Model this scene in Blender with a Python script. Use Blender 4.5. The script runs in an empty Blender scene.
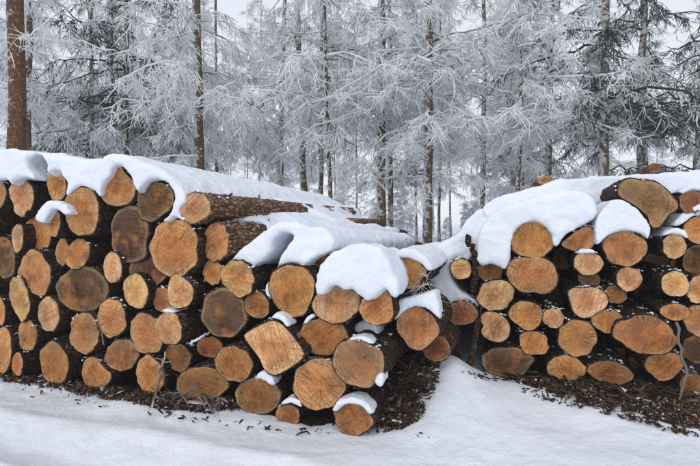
import bpy, math, random
import numpy as np
from mathutils import Vector, noise as mnoise

R = math.radians
random.seed(7)
RNG = np.random.default_rng(7)
SC = bpy.context.scene
COL = SC.collection

# ------------------------------------------------------------------ camera
F = 467.0                                  # focal length in photo pixels (700 wide)
CAM = np.array([0.0, 0.0, 1.5])
PITCH = math.atan(8 / F)
cam_d = bpy.data.cameras.new('camera'); cam = bpy.data.objects.new('camera', cam_d); COL.objects.link(cam)
cam.location = CAM; cam.rotation_euler = (R(90) - PITCH, 0, 0)
cam_d.sensor_width = 36; cam_d.lens = 36 * F / 700; cam_d.clip_end = 2000; cam_d.clip_start = .05
SC.camera = cam

# ------------------------------------------------------------------ sky, sun, exposure
wd = bpy.data.worlds.new('World'); SC.world = wd; wd.use_nodes = True
nt = wd.node_tree; nt.nodes.clear()
sky = nt.nodes.new('ShaderNodeTexSky'); sky.sky_type = 'NISHITA'; sky.sun_disc = False
sky.sun_elevation = R(32); sky.sun_rotation = R(205)
mixw = nt.nodes.new('ShaderNodeMixRGB'); mixw.inputs[0].default_value = .86
mixw.inputs[2].default_value = (8.8, 9.2, 10.0, 1)            # even cloud cover
nt.links.new(sky.outputs[0], mixw.inputs[1])
bg = nt.nodes.new('ShaderNodeBackground'); bg.inputs[1].default_value = .12
nt.links.new(mixw.outputs[0], bg.inputs[0])
wo = nt.nodes.new('ShaderNodeOutputWorld'); nt.links.new(bg.outputs[0], wo.inputs[0])
sun_d = bpy.data.lights.new('sun', 'SUN'); sun = bpy.data.objects.new('sun', sun_d); COL.objects.link(sun)
sun_d.energy = 1.5; sun_d.angle = R(50); sun_d.color = (1, .97, .93)
sun.rotation_euler = (R(58), 0, R(-25))
SC.view_settings.view_transform = 'Standard'; SC.view_settings.look = 'None'
SC.view_settings.exposure = -0.2; SC.view_settings.gamma = 1.0
SC.cycles.max_bounces = 12; SC.cycles.transmission_bounces = 9; SC.cycles.volume_bounces = 2; SC.cycles.diffuse_bounces = 9; SC.cycles.glossy_bounces = 1
SC.cycles.use_denoising = True

# ------------------------------------------------------------------ pixel helpers
def ray(px, py):
    x, z = (px - 350) / F, -(py - 233) / F
    c, s = math.cos(PITCH), math.sin(PITCH)
    return np.array([x, c + s * z, c * z - s])

class Plane:
    """a vertical plane across the log ends; v is the distance along the log axis"""
    def __init__(s, th, d):
        s.th, s.d = th, d
        s.n = np.array([math.sin(th), math.cos(th), 0]); s.t = np.array([math.cos(th), -math.sin(th), 0])
    def hit(s, px, py, v=0.0):
        r = ray(px, py)
        return CAM + r * ((s.d + v - CAM @ s.n) / (r @ s.n))
LEFT = Plane(math.atan(.346), 3.209)
RIGHT = Plane(math.atan(.33), 4.346)

# ------------------------------------------------------------------ material helpers
class NT:
    def __init__(s, name):
        s.m = bpy.data.materials.new(name); s.m.use_nodes = True; s.t = s.m.node_tree
        s.p = s.t.nodes['Principled BSDF']
    def n(s, typ, ins=None, **kw):
        nd = s.t.nodes.new(typ)
        for k, v in kw.items(): setattr(nd, k, v)
        for k, v in (ins or {}).items():
            if isinstance(v, bpy.types.NodeSocket): s.t.links.new(v, nd.inputs[k])
            else: nd.inputs[k].default_value = v
        return nd
    def math(s, op, a, b=0.0, c=0.0, clamp=False):
        return s.n('ShaderNodeMath', {0: a, 1: b, 2: c}, operation=op, use_clamp=clamp).outputs[0]
    def mix(s, f, a, b, bt='MIX'):
        return s.n('ShaderNodeMixRGB', {0: f, 1: a, 2: b}, blend_type=bt).outputs[0]
    def ramp(s, f, stops):
        nd = s.n('ShaderNodeValToRGB', {0: f}); e = nd.color_ramp.elements
        while len(e) < len(stops): e.new(.5)
        for el, (p, c) in zip(e, stops):
            el.position = p; el.color = c if len(c) == 4 else (*c, 1)
        return nd.outputs[0]
    def noise(s, vec, scale, detail=3, rough=.55, dist=0.0):
        return s.n('ShaderNodeTexNoise', {'Vector': vec, 'Scale': scale, 'Detail': detail, 'Roughness': rough, 'Distortion': dist}).outputs[0]
    def set(s, **kw):
        for k, v in kw.items():
            k = k.replace('_', ' ')
            if isinstance(v, bpy.types.NodeSocket): s.t.links.new(v, s.p.inputs[k])
            else: s.p.inputs[k].default_value = v
    def bump(s, h, strength, dist):
        b = s.n('ShaderNodeBump', {'Height': h, 'Strength': strength, 'Distance': dist})
        s.t.links.new(b.outputs[0], s.p.inputs['Normal'])

def G(v): return (v, v, v, 1)

def mat_snow(name, bumpy):
    a = NT(name); tc = a.n('ShaderNodeTexCoord').outputs['Object']
    big = a.noise(tc, 2.2, 4, .55); fine = a.noise(tc, 42, 4, .65); mid = a.noise(tc, 11, 4, .6)
    c = a.ramp(big, [(.3, (.70, .74, .81)), (.7, (.77, .805, .865))])
    speck = a.ramp(a.noise(tc, 95, 2, .5), [(.71, G(0)), (.76, G(1))])
    c = a.mix(a.math('MULTIPLY', speck, bumpy * .55), c, (.25, .19, .14, 1))
    h = a.math('ADD', a.math('MULTIPLY', fine, .35), mid)
    a.set(Base_Color=c, Roughness=.7); a.p.inputs['Specular IOR Level'].default_value = .25
    a.bump(h, .8, .02)
    return a.m

def mat_bark(name, base, dark, snowy=0.0, scale=1.0, frost=0.0):
    a = NT(name); tc = a.n('ShaderNodeTexCoord').outputs['Object']
    rnd = a.n('ShaderNodeObjectInfo').outputs['Random']
    off = a.n('ShaderNodeVectorMath', {0: tc, 1: a.n('ShaderNodeCombineXYZ', {0: a.math('MULTIPLY', rnd, 37)}).outputs[0]}, operation='ADD').outputs[0]
    vor = a.n('ShaderNodeTexVoronoi', {'Vector': a.n('ShaderNodeMapping', {'Vector': off, 'Scale': (1, .45, 1) if scale <= 1 else (1, 1, .4)}).outputs[0], 'Scale': 26 * scale, 'Randomness': 1.0}, feature='F1')
    big = a.noise(off, 5, 4, .6)
    wv = a.n('ShaderNodeVectorMath', {0: vor.inputs['Vector'].links[0].from_socket, 1: a.n('ShaderNodeVectorMath', {0: a.n('ShaderNodeTexNoise', {'Vector': off, 'Scale': 22 * scale, 'Detail': 3}).outputs['Color'], 1: (.03, .03, .03)}, operation='MULTIPLY').outputs[0]}, operation='ADD').outputs[0]
    edge = a.n('ShaderNodeTexVoronoi', {'Vector': wv, 'Scale': 30 * scale}, feature='DISTANCE_TO_EDGE').outputs['Distance']
    cell = a.n('ShaderNodeSeparateXYZ', {0: a.n('ShaderNodeTexVoronoi', {'Vector': wv, 'Scale': 30 * scale}, feature='F1').outputs['Color']}).outputs[0]
    plate = a.mix(a.ramp(cell, [(.1, G(0)), (.9, G(1))]), (base[0] * .55, base[1] * .55, base[2] * .58, 1), (base[0] * 1.55, base[1] * 1.5, base[2] * 1.5, 1))
    c = a.mix(a.ramp(edge, [(.02, G(1)), (.16, G(0))]), plate, dark)
    c = a.mix(a.math('MULTIPLY', big, .35), c, (base[0] * 1.5, base[1] * 1.35, base[2] * 1.2, 1), 'MIX')
    c = a.mix(a.ramp(a.noise(off, 14, 3), [(.55, G(0)), (.7, G(.55))]), c, (base[0] * .45, base[1] * .5, base[2] * .5, 1))
    if frost:
        geo = a.n('ShaderNodeNewGeometry').outputs['Normal']
        side = a.n('ShaderNodeVectorMath', {0: geo, 1: (-.75, -.35, .55)}, operation='DOT_PRODUCT').outputs['Value']
        f = a.ramp(a.math('ADD', a.math('MULTIPLY', side, .13), a.noise(tc, 7, 6, .75)), [(.62 - frost * .12, G(0)), (.66 - frost * .12, G(.9))])
        c = a.mix(f, c, (.78, .81, .86, 1))
    if snowy:
        f = a.ramp(a.noise(off, 9, 5, .7), [(.64 - .05 * snowy, G(0)), (.68, G(.8))])
        up = a.n('ShaderNodeSeparateXYZ', {0: a.n('ShaderNodeNewGeometry').outputs['Normal']}).outputs[2]
        f = a.math('MULTIPLY', f, a.ramp(up, [(.3, G(0)), (.8, G(1))]))
        c = a.mix(f, c, (.8, .83, .88, 1))
    h = a.math('ADD', a.math('ADD', a.ramp(edge, [(0, G(0)), (.22, G(1))]), a.math('MULTIPLY', cell, .6)), a.math('MULTIPLY', a.noise(off, 60 * scale, 3), .5))
    a.set(Base_Color=c, Roughness=.9); a.p.inputs['Specular IOR Level'].default_value = .15
    a.bump(h, .9, .02)
    return a.m

def mat_cut():
    """sawn end grain: tone from the object colour, rings, splits, saw marks, pale sapwood, dirty rim"""
    a = NT('cut_wood'); tc = a.n('ShaderNodeTexCoord').outputs['Object']
    oi = a.n('ShaderNodeObjectInfo'); rnd, tone = oi.outputs['Random'], oi.outputs['Color']
    rad = a.n('ShaderNodeAttribute', attribute_name='rad').outputs['Fac']
    off = a.n('ShaderNodeVectorMath', {0: tc, 1: a.n('ShaderNodeCombineXYZ', {0: a.math('MULTIPLY', rnd, 51), 1: a.math('MULTIPLY', rnd, 17)}).outputs[0]}, operation='ADD').outputs[0]
    sep = a.n('ShaderNodeSeparateXYZ', {0: tc}); X, Z = sep.outputs[0], sep.outputs[2]
    px = a.math('ADD', X, a.math('MULTIPLY', a.math('SUBTRACT', rnd, .5), .06))
    warp = a.math('MULTIPLY', a.noise(off, 7, 3), .05)
    r = a.math('ADD', a.math('SQRT', a.math('ADD', a.math('MULTIPLY', px, px), a.math('MULTIPLY', Z, Z))), warp)
    ringw = a.n('ShaderNodeTexNoise', {'W': a.math('MULTIPLY', r, 75), 'Scale': 1.0, 'Detail': 3, 'Roughness': .75}, noise_dimensions='1D').outputs[0]
    rings = a.ramp(ringw, [(.36, G(.72)), (.6, G(1.12))])
    ang = a.math('ARCTAN2', Z, px)
    spl = a.n('ShaderNodeTexNoise', {'Vector': a.n('ShaderNodeCombineXYZ', {0: a.math('MULTIPLY', a.math('COSINE', ang), 5.5), 1: a.math('MULTIPLY', a.math('SINE', ang), 5.5), 2: a.math('ADD', a.math('MULTIPLY', rnd, 40), a.math('MULTIPLY', r, 1.6))}).outputs[0], 'Scale': 1.6, 'Detail': 2}).outputs[0]
    split = a.ramp(a.math('ABSOLUTE', a.math('SUBTRACT', spl, .5)), [(.0, G(1)), (.018, G(0))])
    split = a.math('MULTIPLY', split, a.ramp(a.noise(off, 6, 2), [(.54, G(0)), (.66, G(.75))]))
    sawrot = a.n('ShaderNodeVectorRotate', {'Vector': off, 'Axis': (0, 1, 0), 'Angle': a.math('MULTIPLY', rnd, 6.28)}).outputs[0]
    saw = a.noise(a.n('ShaderNodeMapping', {'Vector': sawrot, 'Scale': (3, 3, 95)}).outputs[0], 1.0, 3, .6)
    blot = a.noise(off, 8, 4, .65); fine = a.noise(off, 55, 4, .7)
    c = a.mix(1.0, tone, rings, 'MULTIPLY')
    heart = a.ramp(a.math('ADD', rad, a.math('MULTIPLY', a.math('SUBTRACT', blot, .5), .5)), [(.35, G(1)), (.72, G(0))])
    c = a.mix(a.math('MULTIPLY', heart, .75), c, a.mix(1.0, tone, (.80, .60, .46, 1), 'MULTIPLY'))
    sap = a.ramp(rad, [(.8, G(0)), (.9, G(.55)), (.97, G(.45)), (1, G(0))])
    c = a.mix(sap, c, a.mix(.5, tone, (.62, .44, .26, 1)))
    c = a.mix(1.0, c, a.ramp(blot, [(.28, G(.5)), (.5, G(.98)), (.75, G(1.28))]), 'MULTIPLY')
    c = a.mix(1.0, c, a.ramp(fine, [(.3, G(.58)), (.68, G(1.2))]), 'MULTIPLY')
    c = a.mix(.5, c, a.mix(1.0, c, a.ramp(saw, [(.35, G(.5)), (.6, G(1.2))]), 'MULTIPLY'))
    c = a.mix(a.ramp(a.noise(off, 6.5, 4, .65), [(.5, G(0)), (.66, G(.5))]), c, (.52, .22, .07, 1))
    grey = a.ramp(a.noise(off, 4.5, 3, .6), [(.53, G(0)), (.66, G(.6))])
    c = a.mix(grey, c, a.mix(.35, (.10, .075, .055, 1), tone))
    c = a.mix(split, c, (.06, .03, .015, 1))
    rim = a.ramp(a.math('ADD', rad, a.math('MULTIPLY', a.math('SUBTRACT', fine, .5), .08)), [(.955, G(0)), (1.0, G(.75))])
    c = a.mix(rim, c, (.07, .04, .022, 1))
    frostf = a.ramp(a.noise(off, 70, 3, .7), [(.68, G(0)), (.74, G(.5))])
    c = a.mix(a.math('MULTIPLY', frostf, .6), c, (.7, .68, .66, 1))
    h = a.math('ADD', a.math('ADD', a.math('MULTIPLY', saw, .7), a.math('MULTIPLY', fine, .5)), a.math('MULTIPLY', split, -1.5))
    a.set(Base_Color=c, Roughness=.8); a.p.inputs['Specular IOR Level'].default_value = .2
    a.bump(a.math('ADD', h, a.math('MULTIPLY', blot, 1.2)), .8, .014)
    return a.m

def mat_twig(name, dark, frosty):
    """thin twigs: hoar frost from a per-twig value stored on the mesh, heavier on top"""
    a = NT(name); tc = a.n('ShaderNodeTexCoord').outputs['Object']
    fr = a.n('ShaderNodeAttribute', attribute_name='frost').outputs['Fac']
    up = a.n('ShaderNodeSeparateXYZ', {0: a.n('ShaderNodeNewGeometry').outputs['Normal']}).outputs[2]
    v = a.math('ADD', a.math('ADD', fr, a.math('MULTIPLY', up, .22)), a.math('MULTIPLY', a.math('SUBTRACT', a.noise(tc, 1.3, 2), .5), .9))
    f = a.ramp(v, [(.42 - frosty, G(0)), (.62 - frosty, G(1))])
    a.set(Base_Color=a.mix(f, dark, (.95, .96, .975, 1)), Roughness=.8); a.p.inputs['Specular IOR Level'].default_value = .2
    tl = a.n('ShaderNodeBsdfTranslucent', {0: (.95, .96, .975, 1)}).outputs[0]      # rime lets light through
    mx = a.n('ShaderNodeMixShader', {0: a.math('MULTIPLY', f, .4), 1: a.p.outputs[0], 2: tl}).outputs[0]
    a.t.links.new(mx, a.t.nodes['Material Output'].inputs['Surface'])
    return a.m

def mat_chip():
    a = NT('litter'); tc = a.n('ShaderNodeTexCoord').outputs['Object']
    at = a.n('ShaderNodeAttribute', attribute_name='frost').outputs['Fac']
    c = a.ramp(at, [(0, (.012, .008, .006)), (.4, (.04, .025, .016)), (.75, (.09, .052, .03)), (.92, (.19, .12, .07)), (.97, (.6, .6, .62))])
    a.set(Base_Color=c, Roughness=.9); a.p.inputs['Specular IOR Level'].default_value = .15
    return a.m

M = dict(snow=mat_snow('snow_ground', 0.0), snowcap=mat_snow('snow_cap', .12),
         bark=mat_bark('log_bark', (.066, .043, .030, 1), (.010, .007, .005, 1), snowy=1.0),
         redbark=mat_bark('scaly_bark', (.26, .155, .095, 1), (.018, .011, .008, 1), snowy=1.6),
         pine=mat_bark('pine_bark', (.21, .105, .055, 1), (.06, .034, .02, 1), scale=1.3, frost=.1),
         trunk=mat_bark('trunk_bark', (.19, .125, .07, 1), (.06, .04, .025, 1), scale=1.3, frost=.48),
         cut=mat_cut(), soil=mat_bark('soil', (.035, .023, .015, 1), (.012, .008, .006, 1), scale=1.0), chip=mat_chip(),
         twig=mat_twig('frosted_twig', (.14, .135, .125, 1), .46),
         stick=mat_twig('rimed_stick', (.17, .135, .11, 1), -.02),
         twigd=mat_twig('dark_spruce_twig', (.022, .034, .028, 1), -.17))

# ------------------------------------------------------------------ mesh helpers
def mesh_np(name, V, quads=None, tris=None, smooth=True, attr=None, attr_name='frost'):
    me = bpy.data.meshes.new(name)
    V = np.asarray(V, np.float32); me.vertices.add(len(V)); me.vertices.foreach_set('co', V.ravel())
    loops, starts, n = [], [], 0
    if quads is not None and len(quads):
        q = np.asarray(quads, np.int32); loops.append(q.ravel()); starts.append(np.arange(len(q)) * 4); n = q.size
    if tris is not None and len(tris):
        t = np.asarray(tris, np.int32); loops.append(t.ravel()); starts.append(n + np.arange(len(t)) * 3)
    loops = np.concatenate(loops).astype(np.int32); starts = np.concatenate(starts).astype(np.int32)
    me.loops.add(len(loops)); me.loops.foreach_set('vertex_index', loops)
    me.polygons.add(len(starts)); me.polygons.foreach_set('loop_start', starts)
    me.update(calc_edges=True); me.validate()
    if smooth: me.polygons.foreach_set('use_smooth', np.ones(len(me.polygons), bool))
    if attr is not None:
        a = me.attributes.new(attr_name, 'FLOAT', 'POINT'); a.data.foreach_set('value', np.asarray(attr, np.float32))
    return me

def obj(name, me, mat=None, parent=None):
    o = bpy.data.objects.new(name, me); COL.objects.link(o)
    if mat is not None and me is not None and not me.materials: me.materials.append(mat)
    if parent is not None: o.parent = parent
    return o

def tag(o, label=None, cat=None, group=None, kind=None):
    for k, v in (('label', label), ('category', cat), ('group', group), ('kind', kind)):
        if v: o[k] = v
    return o

def tubes(P, Rd, sides=3):
    """P (N,K,3) polylines, Rd (N,K) radii -> verts, quads"""
    N, K, _ = P.shape
    T = np.gradient(P, axis=1); T /= np.linalg.norm(T, axis=2, keepdims=True) + 1e-9
    ref = np.where(np.abs(T[..., 2:3]) > .9, np.array([1., 0, 0]), np.array([0, 0, 1.]))
    A = np.cross(T, ref); A /= np.linalg.norm(A, axis=2, keepdims=True) + 1e-9
    B = np.cross(T, A)
    ang = np.arange(sides) * 2 * math.pi / sides
    V = P[:, :, None] + Rd[:, :, None, None] * (np.cos(ang)[None, None, :, None] * A[:, :, None] + np.sin(ang)[None, None, :, None] * B[:, :, None])
    idx = np.arange(N * K * sides).reshape(N, K, sides)
    a, b = idx[:, :-1], idx[:, 1:]
    q = np.stack([a, np.roll(a, -1, 2), np.roll(b, -1, 2), b], -1).reshape(-1, 4)
    return V.reshape(-1, 3), q

def sm(a, b, x):
    t = np.clip((x - a) / (b - a), 0, 1); return t * t * (3 - 2 * t)

# ------------------------------------------------------------------ ground
_gn = np.random.default_rng(3)
WAVES = [(_gn.uniform(.6, 7), _gn.uniform(0, 6.28), _gn.uniform(0, 6.28)) for _ in range(26)]
def fline(x, y, x0, y0, x1, y1):
    dx, dy = x1 - x0, y1 - y0; l = math.hypot(dx, dy)
    return ((x - x0) * dy - (y - y0) * dx) / l          # signed distance
def gheight(x, y):
    x = np.asarray(x, float); y = np.asarray(y, float)
    z = np.zeros_like(x + y)
    for k, a, p in WAVES:
        z = z + .012 / k ** .8 * np.sin(k * (x * math.cos(a) + y * math.sin(a)) + p)
    pr = RIGHT.d - (x * RIGHT.n[0] + y * RIGHT.n[1])       # metres in front of the right pile
    pl = LEFT.d - (x * LEFT.n[0] + y * LEFT.n[1])
    z = z + .12 * sm(.75, .05, pr) * sm(.2, .9, x)
    # drift thrown up between the two piles
    z = z + .24 * np.exp(-(((x - .82) / .30) ** 2 + ((y - 4.0) / .42) ** 2))
    z = z + .10 * np.exp(-(((x - .95) / .55) ** 2 + ((y - 3.55) / .45) ** 2))
    z = z + .16 * np.exp(-(((x - .48) / .26) ** 2 + ((y - 4.25) / .45) ** 2))
    # shallow old wheel ruts along the track in front of the piles
    for c0, w, dpt in ((0.98, .16, .035), (1.22, .08, -.022), (1.75, .2, .03), (.62, .09, -.02)):
        d = pl - c0 + .05 * np.sin(1.3 * x + c0 * 5)
        z = z - 1.6 * dpt * np.exp(-(d / w) ** 2)
    z = z + .35 * sm(9, 30, y) + .02 * np.clip(y - 25, 0, 60)
    return z

def axis_pts(lo, hi, step, far_lo, far_hi):
    inner = np.arange(lo, hi + 1e-6, step)
    def grow(s, e):
        out, d = [], step
        while s < e: d *= 1.35; s += d; out.append(s)
        return out
    return np.concatenate([-np.array(grow(-lo, -far_lo))[::-1], inner, grow(hi, far_hi)])
gx, gy = axis_pts(-4, 4, .035, -110, 110), axis_pts(1.2, 5.6, .035, -25, 140)
GX, GY = np.meshgrid(gx, gy); nz = RNG.normal(0, .0016, GX.shape)
_in = (abs(GX) < 4.2) & (GY > 1.1) & (GY < 5.8)
for _k, _a in ((1.7, .02), (4.5, .014), (9, .007), (19, .0035)):
    nz[_in] += [_a * mnoise.noise(Vector((x * _k, y * _k * 1.3, _k))) for x, y in zip(GX[_in], GY[_in])]
GV = np.stack([GX, GY, gheight(GX, GY) + nz], -1).reshape(-1, 3)
gi = np.arange(GX.size).reshape(GX.shape)
gq = np.stack([gi[:-1, :-1], gi[:-1, 1:], gi[1:, 1:], gi[1:, :-1]], -1).reshape(-1, 4)
tag(obj('ground', mesh_np('ground', GV, gq), M['snow']), 'snow covered ground with soft old ruts in front of the log piles', kind='structure')

def on_ground(px, py):
    px, py = np.broadcast_arrays(np.asarray(px, float), np.asarray(py, float))
    r = np.stack([ray(a, b) for a, b in zip(px.ravel(), py.ravel())]); rz = np.minimum(r[:, 2], -1e-3); t = -1.5 / rz
    for _ in range(10):
        p = CAM + r * t[:, None]
        t = t + (gheight(p[:, 0], p[:, 1]) - p[:, 2]) / rz * .8
    return CAM + r * t[:, None]

# ------------------------------------------------------------------ logs
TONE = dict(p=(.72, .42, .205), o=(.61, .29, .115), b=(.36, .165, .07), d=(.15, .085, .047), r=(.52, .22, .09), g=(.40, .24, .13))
# centre x, centre y, width, height (photo pixels), tone, set back (m), tilt of outline (deg), note
L = [
 (-1,194,16,30,'p',0,0,''), (22,196,25,38,'p',0,0,'under a thick drape of snow'), (33,166,15,20,'p',.1,0,'small top log with a strip of bare bark showing through the snow'),
 (57,185,19,32,'o',0,0,'narrow top log beside a snow overhang'), (82,212,30,49,'o',-.08,0,'large pale top log with a long dark bark flank'),
 (18,238,13,28,'p',0,0,''), (38,234,27,36,'o',.12,0,''), (53,222,15,28,'o',-.1,0,'small log wearing its own crooked cap of snow'),
 (63,252,12,25,'o',0,0,''), (78,254,19,30,'o',0,0,''), (5,258,20,42,'d',0,0,''), (35,273,34,46,'o',0,10,'broad cracked log with a ragged lower edge'),
 (118,185,35,43,'o',-.05,0,'pear shaped top log narrowing to a neck under the snow'), (154,200,34,43,'d',-.03,0,'round weathered dark brown top log with snow on both sides'),
 (130,234,37,58,'d',0,0,'tall oval dark weathered log under the pear shaped log'), (113,268,18,30,'p',-.04,0,''), (149,271,30,34,'d',.06,0,''),
 (174,248,51,58,'o',-.06,0,'biggest round pale log near the top of its pile'), (195,208,30,31,'p',-.1,0,'bright round top log with bare scaly bark between snow strips'),
 (216,242,30,37,'o',0,0,'round top log with dark rim and reddish bare bark'), (213,272,21,25,'o',.02,0,'small round log tucked under the dark rimmed log'),
 (238,278,31,36,'p',-.05,0,'pale round log with a snow tongue lying on it'), (255,273,16,30,'o',.28,0,''),
 (180,292,22,34,'p',-.08,0,''), (163,300,19,24,'r',.05,0,''), (82,289,50,46,'d',.02,0,'wide dark weathered log with a pale star shaped crack'),
 (20,298,19,44,'p',-.03,-18,'slanting narrow pale log'), (0,311,11,27,'o',0,0,''), (49,314,22,34,'p',-.02,0,''), (28,335,15,31,'o',0,0,''),
 (3,350,18,46,'o',0,0,''), (84,333,31,39,'o',-.03,0,''), (18,364,11,23,'o',0,0,''), (54,363,32,39,'r',0,0,''),
 (96,372,32,33,'o',0,-30,'bean shaped log on the bottom row'), (112,318,25,38,'o',0,0,'lumpy log with crusted snow in its cracks'), (136,291,25,35,'p',-.03,-14,''),
 (122,355,35,32,'b',.02,-20,''), (147,334,28,42,'o',0,-8,''), (169,328,27,34,'p',-.1,-10,'bright clean oval log with pale sapwood ring'),
 (150,375,27,38,'o',0,0,'oval bottom log behind a leaning frosted stick'), (178,357,27,28,'b',.1,0,''), (202,384,48,36,'b',0,-8,'wide brown bottom log with frosted twigs before it'),
 (224,313,43,50,'d',0,0,'big round nearly black log with one pale fleck'), (210,347,22,21,'r',.15,0,''), (234,364,36,36,'r',-.05,0,''),
 (257,305,25,27,'b',0,0,'small brown log beside a white snow plug'), (292,290,43,51,'o',-.06,0,'large round log directly under a snow fold'),
 (282,246,22,19,'o',.35,0,'half buried log end peeping out of a snow hollow'), (318,267,30,30,'o',.15,0,''), (337,303,44,39,'p',-.05,0,'log under the big snow lump, its top edge scalloped by snow'),
 (377,307,33,36,'o',-.02,0,'log under the right edge of the big snow lump'), (276,347,66,60,'p',-.12,0,'pale square sided log standing on its corner'),
 (324,336,44,40,'r',0,0,'reddish round log with radial splits beside the square sided log'), (358,363,48,48,'g',-.06,0,'grey and orange weathered log crusted with snow flecks'),
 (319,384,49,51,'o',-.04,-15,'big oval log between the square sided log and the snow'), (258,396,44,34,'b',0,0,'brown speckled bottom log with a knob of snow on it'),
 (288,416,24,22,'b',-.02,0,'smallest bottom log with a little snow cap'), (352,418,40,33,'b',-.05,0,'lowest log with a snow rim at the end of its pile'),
 (406,271,39,33,'o',.35,0,'end log with frosted twigs beneath it and a smooth snow cap'), (417,327,42,42,'o',.3,0,'round sawn log carrying a block of snow in the gap'),
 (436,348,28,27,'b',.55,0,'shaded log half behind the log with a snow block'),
 (-11,224,17,32,'o',.05,0,''), (-12,288,16,34,'o',.05,0,''), (-13,335,17,34,'b',.05,0,''), (-14,372,16,30,'b',.05,0,''), (12,282,9,14,'b',.2,0,'tiny brown log wedged beside the slanting narrow log'),
]
Rr = [
 (461,269,21,20,'p',0,0,'small round log under a snow hood beside a bent stub'), (462,313,31,24,'b',0,0,'brown log resting on upright slabs at the pile end'),
 (490,271,25,22,'b',.1,0,'rough brown log under the snow fold'), (496,295,36,31,'p',0,0,''), (494,327,32,31,'p',0,-20,'notched pale log near the upright slabs'),
 (532,275,50,39,'o',-.05,0,'large wide log with a dark hollow in its middle'), (526,315,33,28,'o',0,0,''), (553,318,21,20,'p',0,0,''),
 (534,343,30,24,'o',.02,0,''), (507,362,48,32,'d',.05,0,'rough dark rotten log low beside the snow bank'), (577,338,39,35,'o',-.03,0,'stained log with a knot right of its middle'),
 (587,302,41,34,'p',-.05,0,'lumpy pale log with a wavy outline'), (588,263,29,24,'p',-.06,0,''), (589,279,22,16,'b',.12,0,''),
 (608,321,35,23,'o',0,0,''), (616,294,23,19,'b',.1,0,''), (629,279,26,24,'p',-.04,0,''), (566,368,39,25,'o',0,0,''), (610,373,46,25,'b',0,5,'wide bottom log with a vertical frost crack'),
 (645,335,63,38,'r',-.05,0,'widest flattened log with concentric cracks'), (664,366,40,29,'r',0,0,'smooth reddish oval log beside the hanging pale root'), (692,385,26,23,'b',0,0,''),
 (675,284,27,26,'p',-.05,0,''), (698,290,22,27,'p',-.03,0,''), (675,312,30,16,'o',-.02,0,'thin flat log end above the hanging pale root'), (698,320,30,30,'o',0,0,''),
 (674,246,25,25,'p',-.06,0,''), (624,248,45,35,'o',-.05,0,'wide orange log beneath a pointed snow lump'), (647,203,64,54,'g',-.1,0,'huge knobbly rough log on top of its pile'),
 (692,202,26,24,'b',0,0,''), (698,230,29,27,'o',.05,0,''), (577,239,36,28,'o',0,-15,'lens shaped log under a slanting snow edge'), (532,240,44,36,'o',-.05,0,'rounded top log framed by a snow overhang'),
]
POLY = {  # outlines that are not round, photo pixels
 'pale square sided log standing on its corner': [(241,336),(252,329),(265,322),(275,319),(284,324),(294,335),(307,353),(303,360),(290,369),(276,377),(268,376),(263,371),(259,359),(250,348)],
 'huge knobbly rough log on top of its pile': [(618,186),(621,180),(628,177),(640,179),(652,180),(661,184),(668,190),(675,199),(680,205),(678,211),(669,214),(664,222),(660,228),(654,230),(649,226),(649,218),(641,210),(633,204),(624,199),(616,194)],
 'pear shaped top log narrowing to a neck under the snow': [(110,163),(117,161),(122,164),(124,172),(131,178),(136,184),(135,196),(130,204),(118,207),(107,205),(101,197),(100,186),(106,180),(109,172)],
 'bean shaped log on the bottom row': [(84,360),(90,356),(96,357),(101,364),(106,370),(112,373),(112,380),(106,388),(96,389),(86,384),(82,374)],
 'lens shaped log under a slanting snow edge': [(560,244),(570,236),(582,227),(588,225),(594,229),(597,238),(593,247),(584,252),(573,251),(564,248)],
 'lumpy pale log with a wavy outline': [(567,292),(573,287),(584,288),(592,286),(602,289),(608,296),(608,304),(603,310),(597,312),(591,318),(581,319),(573,313),(570,303)],
 'notched pale log near the upright slabs': [(480,316),(486,311),(497,312),(507,319),(511,328),(509,338),(501,343),(490,341),(482,336),(480,330),(484,326),(480,322)],
}

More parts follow.
